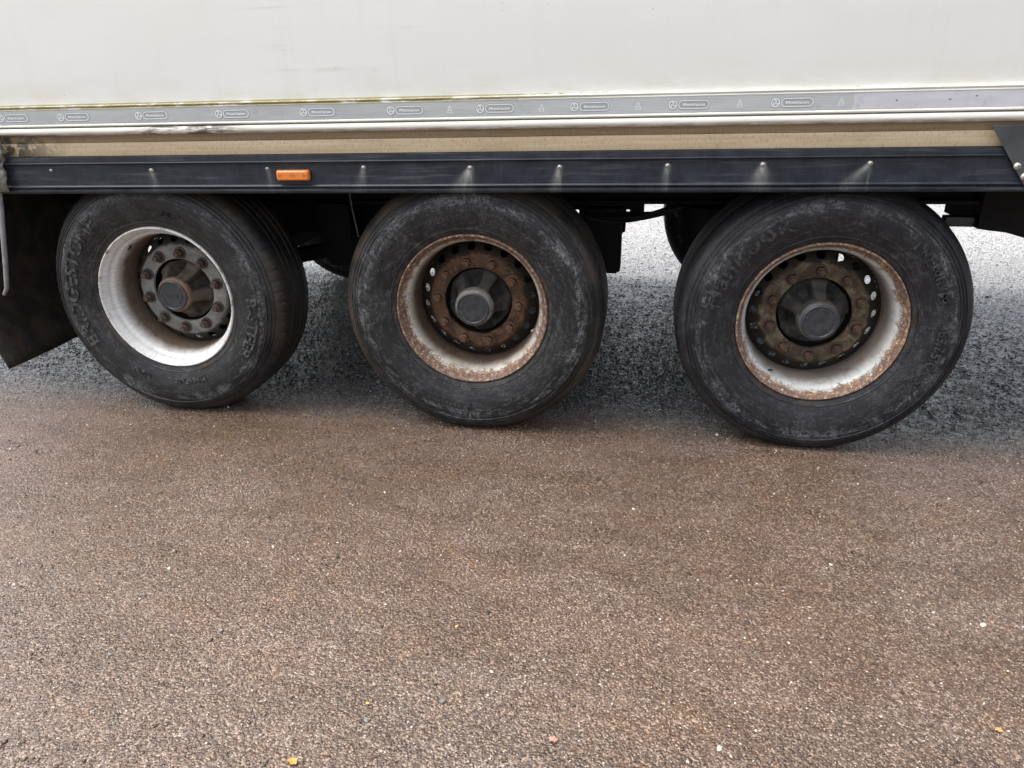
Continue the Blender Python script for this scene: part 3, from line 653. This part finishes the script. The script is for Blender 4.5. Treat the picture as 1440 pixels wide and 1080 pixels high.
TYP = PS + tread() + INN
def tyre_geo(sipes):
    seg = 432 if sipes else 240; k = len(PS)
    def mod(r, y, t, i):
        if sipes and (k-5 <= i < k or len(TYP)-k <= i < len(TYP)-k+5):
            s = int(round(t/(2*math.pi)*seg)) % 6
            if s == 0: r -= .0035 if i != k-5 else .0015
        return r, y
    v, f = lathe(TYP, seg, mod)
    out = []
    for x, y, z in v:
        d = -ZC+.0015
        if z < -.36 and y < .15: 
            q = (-.36 - z)/.16; y -= .012*q*q
        if z < d: z = d + (z-d)*.05
        out.append((x, y, z))
    return out, f
RIMP = [(.3000, .022), (.3030, .012), (.3035, .004), (.3010, -.0015), (.2970, -.0030), (.2940, -.0005), (.2925, .0050), (.2900, .0120), (.2830, .0200), (.2790, .0340), (.2770, .0420), (.2715, .0470), (.2670, .0520),
        (.2640, .0620), (.2600, .0800), (.2560, .1050), (.2530, .1400), (.2520, .1900), (.2560, .2400), (.2700, .2650), (.2850, .2850), (.2960, .2990), (.3020, .3010), (.3030, .2900), (.3000, .2800)]
DISC = [(.2525, .190), (.2480, .1880), (.2440, .1820)]
# slanted holed band from r .244/y .182 to r .200/y .145 ; flat plate to .139
def disc_geo(nh=20, ph=0.):
    b = MB(); b.add(*lathe(DISC, 120))
    sec = 2*math.pi/nh
    def mp(u, w, c): # u,w in -1..1
        r = .222 + w*.022; y = float(np.interp(r, [.200, .210, .244], [.1440, .1500, .1820])); t = c + u*sec/2
        return (r*math.cos(t), y, r*math.sin(t))
    for s in range(nh):
        c = ph + s*sec; v = []; f = []
        for i in range(16):
            a = 2*math.pi*i/16; cu, sw = math.cos(a), math.sin(a); m = max(abs(cu), abs(sw))
            v.append(mp(cu/m, sw/m, c)); v.append(mp(.75*cu/m+.25*cu*.46/1., .0 + .75*sw/m*1.+.25*sw*.6, c)); v.append(mp(cu*.50, sw*.62, c))
            y0 = v[-1]; v.append((y0[0], y0[1]+.010, y0[2]))
        for i in range(16):
            j = (i+1) % 16
            for q in range(3): f.append((i*4+q, j*4+q, j*4+q+1, i*4+q+1))
        b.add(v, f)
    b.add(*lathe([(.2003, .1441), (.1970, .1400), (.1920, .1380), (.1450, .1380), (.1400, .1395), (.1385, .1420), (.1385, .152), (.19, .150)], 120))
    return b
def nut_geo():
    b = MB(); s6 = [(math.cos(rad(60*i)), math.sin(rad(60*i))) for i in range(6)]
    b.add(*lathe([(.0255, .138), (.0255, .1340), (.0235, .1325), (.0185, .1325)], 20))
    def hexr(r, y): return [(c*r, y, s*r) for c, s in s6]
    v = hexr(.0185, .1330) + hexr(.0185, .1120) + hexr(.0155, .1080); 
    f = [(k*6+i, k*6+(i+1) % 6, (k+1)*6+(i+1) % 6, (k+1)*6+i) for k in range(2) for i in range(6)] + [tuple(12+i for i in range(6))]
    b.add(v, f); b.add(*lathe([(.0115, .1085), (.0115, .0985), (.0100, .0965), (.0001, .0965)], 14))
    return b
def hub_geo(fl=5, ph=0.):
    prof = [(.132, .205), (.132, .168), (.128, .160), (.116, .150), (.104, .138), (.094, .118), (.086, .098), (.080, .082), (.077, .070)]
    def mod(r, y, t, i):
        c = math.cos(fl*(t-ph)); k = 1/(1+math.exp(-c*9))        # 1 on lobe, 0 between
        w = [0, .15, .9, 1., 1., .8, .45, .15, 0][i]
        dep = [0, .010, .055, .040, .030, .018, .008, 0, 0][i]
        return r - (1-k)*w*.048, y + (1-k)*dep*.8
    return lathe(prof, 120, mod)

def place_text(b, txt, size, a_start, rm, ext=.0025, sp=1., out=0., flip=False, scale_y=1.):
    """raised lettering on the outer sidewall, running clockwise as seen from outside, tops outward"""
    tv, tf = text_geo(txt, size, ext, sp, size*.022)
    bm = bmesh.new(); bv = [bm.verts.new(q) for q in tv]; 
    for q in tf:
        try: bm.faces.new([bv[i] for i in q])
        except ValueError: pass
    bmesh.ops.triangulate(bm, faces=bm.faces[:])
    for _ in range(2):
        ed = [e for e in bm.edges if e.calc_length() > .014]
        if ed: bmesh.ops.subdivide_edges(bm, edges=ed, cuts=1); bmesh.ops.triangulate(bm, faces=[q for q in bm.faces if len(q.verts) > 3])
    bm.verts.index_update(); v = []
    for q in bm.verts:
        ty = q.co.y*scale_y
        if flip: a = a_start + q.co.x/rm; r = rm - ty
        else: a = a_start - q.co.x/rm; r = rm + ty
        v.append((r*math.cos(a), sidey(r) - (q.co.z + ext) + .0010 - out, r*math.sin(a)))
    b.add(v, [[q.index for q in g.verts] for g in bm.faces]); bm.free()

def make_wheel(x, k, rub, let, rim, disc, hub, nut, texts, sipes, capy, nutph, hubph, holeph, label):
    W = bpy.data.objects.new('wheel', None); COL.objects.link(W); W.parent = TR; W.location = (x, 0, ZC); W['label'] = label
    v, f = tyre_geo(sipes); b = MB(); b.add(v, f); b.build('tyre', MT[rub], W, 28)
    if texts:
        for t in texts:
            b = MB(); place_text(b, *t[:4], **(t[4] if len(t) > 4 else {})); b.build('tyre_lettering', MT[let], W, 0)
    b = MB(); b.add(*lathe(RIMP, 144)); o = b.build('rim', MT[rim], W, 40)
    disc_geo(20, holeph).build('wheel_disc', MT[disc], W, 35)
    ng = nut_geo(); nme = None
    for i in range(10):
        a = nutph + 2*math.pi*i/10; px_, pz_ = .1675*math.cos(a), .1675*math.sin(a)
        if nme is None: o = ng.build('wheel_nut', MT[nut], W, 30); nme = o.data
        else: o = bpy.data.objects.new('wheel_nut', nme); COL.objects.link(o); o.parent = W
        o.location = (px_, 0, pz_); o.rotation_euler = (0, random.uniform(0, 1), 0)
    b = MB(); b.add(*hub_geo(5, hubph)); b.build('hub', MT[hub], W, 40)
    c = capy
    b = MB(); b.add(*lathe([(.078, .074), (.0775, c+.030), (.075, c+.016), (.0700, c+.007), (.0660, c+.004)], 60)); b.build('hub_collar', MT['hubrust'] if k == 1 else MT['capworn'] if k == 2 else MT['hub2'], W, 40)
    b = MB(); v, f = lathe([(.0665, c+.006), (.0655, c-.001), (.0620, c-.0040), (.0580, c-.0040), (.0555, c-.0015), (.0001, c-.0015)], 60); b.add(v, f)
    b.add(*lathe([(.0500, c-.0012), (.0500, c-.0030), (.0478, c-.0030), (.0478, c-.0012)], 6))
    b.add(*lathe([(.0450, c-.0012), (.0450, c-.0025), (.0435, c-.0025), (.0435, c-.0012)], 40))
    tv, tf = text_geo('BPW', .030, .0008, 1.0); a0, a1 = text_width(tv)
    b.add([((q.x-(a0+a1)/2), c-.0022-q.z, q.y-.0105) for q in tv], tf); b.build('hub_cap', MT['cap'], W, 30)
    # brake disc and back of the hub
    bd = .238 if k == 1 else .195  # first wheel's disc oversized to block light through the rim holes
    b = MB(); b.add(*lathe([(.0001, .215), (bd-.005, .215), (bd, .222), (bd, .255), (bd-.005, .262), (.10, .262), (.09, .40), (.0001, .40)], 48)); b.build('brake_disc', MT['black'], W)
    # valve stem and its hole
    b = MB(); a = rad(128 if k == 1 else -20 if k == 2 else 235)
    cx, cz = .272*math.cos(a), .272*math.sin(a); rx, rz = math.cos(a), math.sin(a)
    b.tube([(cx*.965, .070, cz*.965), (cx*.94, .062, cz*.94), (cx*.915, .040, cz*.915)], [.006, .0045, .0035], 10); b.build('valve', MT['cap'] if k != 2 else MT['screw'], W)
    return W
D = math.radians
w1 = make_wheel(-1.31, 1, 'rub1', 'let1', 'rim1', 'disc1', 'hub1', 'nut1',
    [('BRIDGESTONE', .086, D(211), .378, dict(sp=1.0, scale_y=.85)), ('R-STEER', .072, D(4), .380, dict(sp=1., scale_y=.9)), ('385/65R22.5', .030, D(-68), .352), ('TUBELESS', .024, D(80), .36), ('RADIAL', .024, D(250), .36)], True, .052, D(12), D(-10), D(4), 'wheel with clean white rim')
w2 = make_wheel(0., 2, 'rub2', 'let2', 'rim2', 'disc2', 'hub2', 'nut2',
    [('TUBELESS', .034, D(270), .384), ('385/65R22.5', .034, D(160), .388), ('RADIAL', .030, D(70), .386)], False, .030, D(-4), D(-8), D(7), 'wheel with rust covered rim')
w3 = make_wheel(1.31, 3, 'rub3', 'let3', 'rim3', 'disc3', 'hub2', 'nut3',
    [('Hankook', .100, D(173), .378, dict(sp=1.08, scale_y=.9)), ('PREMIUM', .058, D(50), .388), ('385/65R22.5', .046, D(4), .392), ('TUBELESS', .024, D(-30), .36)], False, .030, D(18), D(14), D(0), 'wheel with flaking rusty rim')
# far side wheels: the same three, turned round
for wsrc, x in ((w1, -1.31), (w2, 0.), (w3, 1.31)):
    c = wsrc.copy(); COL.objects.link(c); c.parent = TR; c.location = (x, 2.50, ZC); c.rotation_euler = (0, 0, math.pi)
    c['label'] = 'far side wheel seen under the trailer'
    for ch in list(wsrc.children):
        if ch.name.split('.')[0] in ('tyre_lettering', 'valve', 'hub_cap'): continue
        d = ch.copy(); COL.objects.link(d); d.parent = c

# ---------------------------------------------------------------- countable small things on the ground
def gp(px, py):
    d = fwd*FPX + r2*(px-720) - u2*(py-540); t = -CAM.z/d.z; return CAM + d*t
def pebble(px, py, s, c, label, name='pebble', cat='stone', group=None):
    s *= .78; P = gp(px, py); bm = bmesh.new(); bmesh.ops.create_icosphere(bm, subdivisions=2, radius=1)
    sx, sy, sz = s*random.uniform(.9, 1.3), s*random.uniform(.65, .9), s*random.uniform(.4, .6); sd_ = random.uniform(0, 50)
    for q in bm.verts:
        k = 1 + .38*mnoise.noise(q.co*1.1+Vector((sd_, 0, 0))) + .12*mnoise.noise(q.co*3.+Vector((0, sd_, 0))); q.co = Vector((q.co.x*sx*k, q.co.y*sy*k, q.co.z*sz*k))
    me = bpy.data.meshes.new('pebble'); bm.to_mesh(me); bm.free()
    o = link(name, me, c, None, 25); o.location = (P.x, P.y, sz*.45); o.rotation_euler = (0, 0, random.uniform(0, 3)); tag(o, label, cat, group)
sD, sG, sP, sY = mat_stone('dark_stone', (.035, .028, .024)), mat_stone('grey_stone', (.13, .12, .11)), mat_stone('pale_stone', (.42, .37, .31)), mat_stone('ochre_stone', (.45, .32, .14))
G = 'small stones lying loose on the asphalt'
for a in ((475, 784, .0085, sD, 'dark brown stone alone below the middle wheel'), (891, 716, .0075, sP, 'pale round stone nearest the rear of the middle wheel in front of the gap'),
          (1012, 1053, .011, sP, 'pale beige stone near the bottom edge right of centre'), (311, 887, .012, sG, 'flat grey stone with a dark underside, lower left'),
          (622, 987, .012, sG, 'grey flat stone right of the small yellow leaf'), (1050, 876, .009, sD, 'dark stone in the right half of the open asphalt'),
          (643, 881, .007, sY, 'small ochre stone in the centre of the asphalt'), (1382, 879, .011, sP, 'whitish stone close to the right edge'),
          (1313, 862, .008, sP, 'small whitish stone right of the dark one'), (1168, 794, .008, sP, 'light stone below the flaking wheel'),
          (1197, 777, .007, sD, 'small dark stone below the flaking wheel'), (1379, 678, .011, sD, 'dark oblong stone in front of the right wheel'),
          (1334, 702, .009, sP, 'light stone beside the dark oblong one'), (515, 1014, .009, sG, 'grey stone beneath the small yellow leaf'),
          (155, 921, .008, sG, 'rounded grey stone in the lower left corner area'), (686, 862, .008, sD, 'dark chip near the ochre stone'),
          (1388, 418, .016, sD, 'black stone on the bright ground behind the right wheel'), (282, 727, .010, sG, 'grey chip below the wheel with the white rim'),
          (338, 662, .016, sG, 'grey green lump of dirt in front of the white rimmed wheel'), (1314, 960, .006, sD, 'tiny dark chip near the orange leaf')):
    pebble(*a, group=G)
def leaf(px, py, s, c, label, seed):
    P = gp(px, py); random.seed(seed); n = 22; nt_ = NT('leaf'); p = nt_.obj(); m = nt_.fin(nt_.mix(nt_.noise(p, 90, 4), tuple(q*.7 for q in c), c), .5)
    v = [(0, 0, .004)]; 
    for i in range(n):
        t = 2*math.pi*i/n; r = s*(.62 + .38*abs(math.cos(t*2.5+seed)) ) * random.uniform(.85, 1.1)
        v.append((r*math.cos(t), r*.75*math.sin(t), .003 + .45*s*abs(math.sin(t*1.0+seed))*random.uniform(.3, .9)))
    f = [(0, i+1, (i+1) % n+1) for i in range(n)]
    o = link('fallen_leaf', mesh(v, f, 'leaf'), m, None, 0); o.location = (P.x, P.y, .002); tag(o, label, 'leaf', 'fallen leaves on the asphalt')
    o.modifiers.new('s', 'SOLIDIFY').thickness = .0005
leaf(412, 1073, .013, (.62, .27, .05), 'yellow orange fallen leaf at the bottom edge of the asphalt', 1)
leaf(517, 991, .006, (.50, .34, .07), 'small bright yellow leaf scrap on the asphalt', 2)
leaf(778, 1043, .011, (.45, .22, .15), 'pinkish brown leaf scrap near the bottom edge', 3)
leaf(1404, 1029, .009, (.62, .28, .09), 'small orange leaf in the lower right corner', 4)
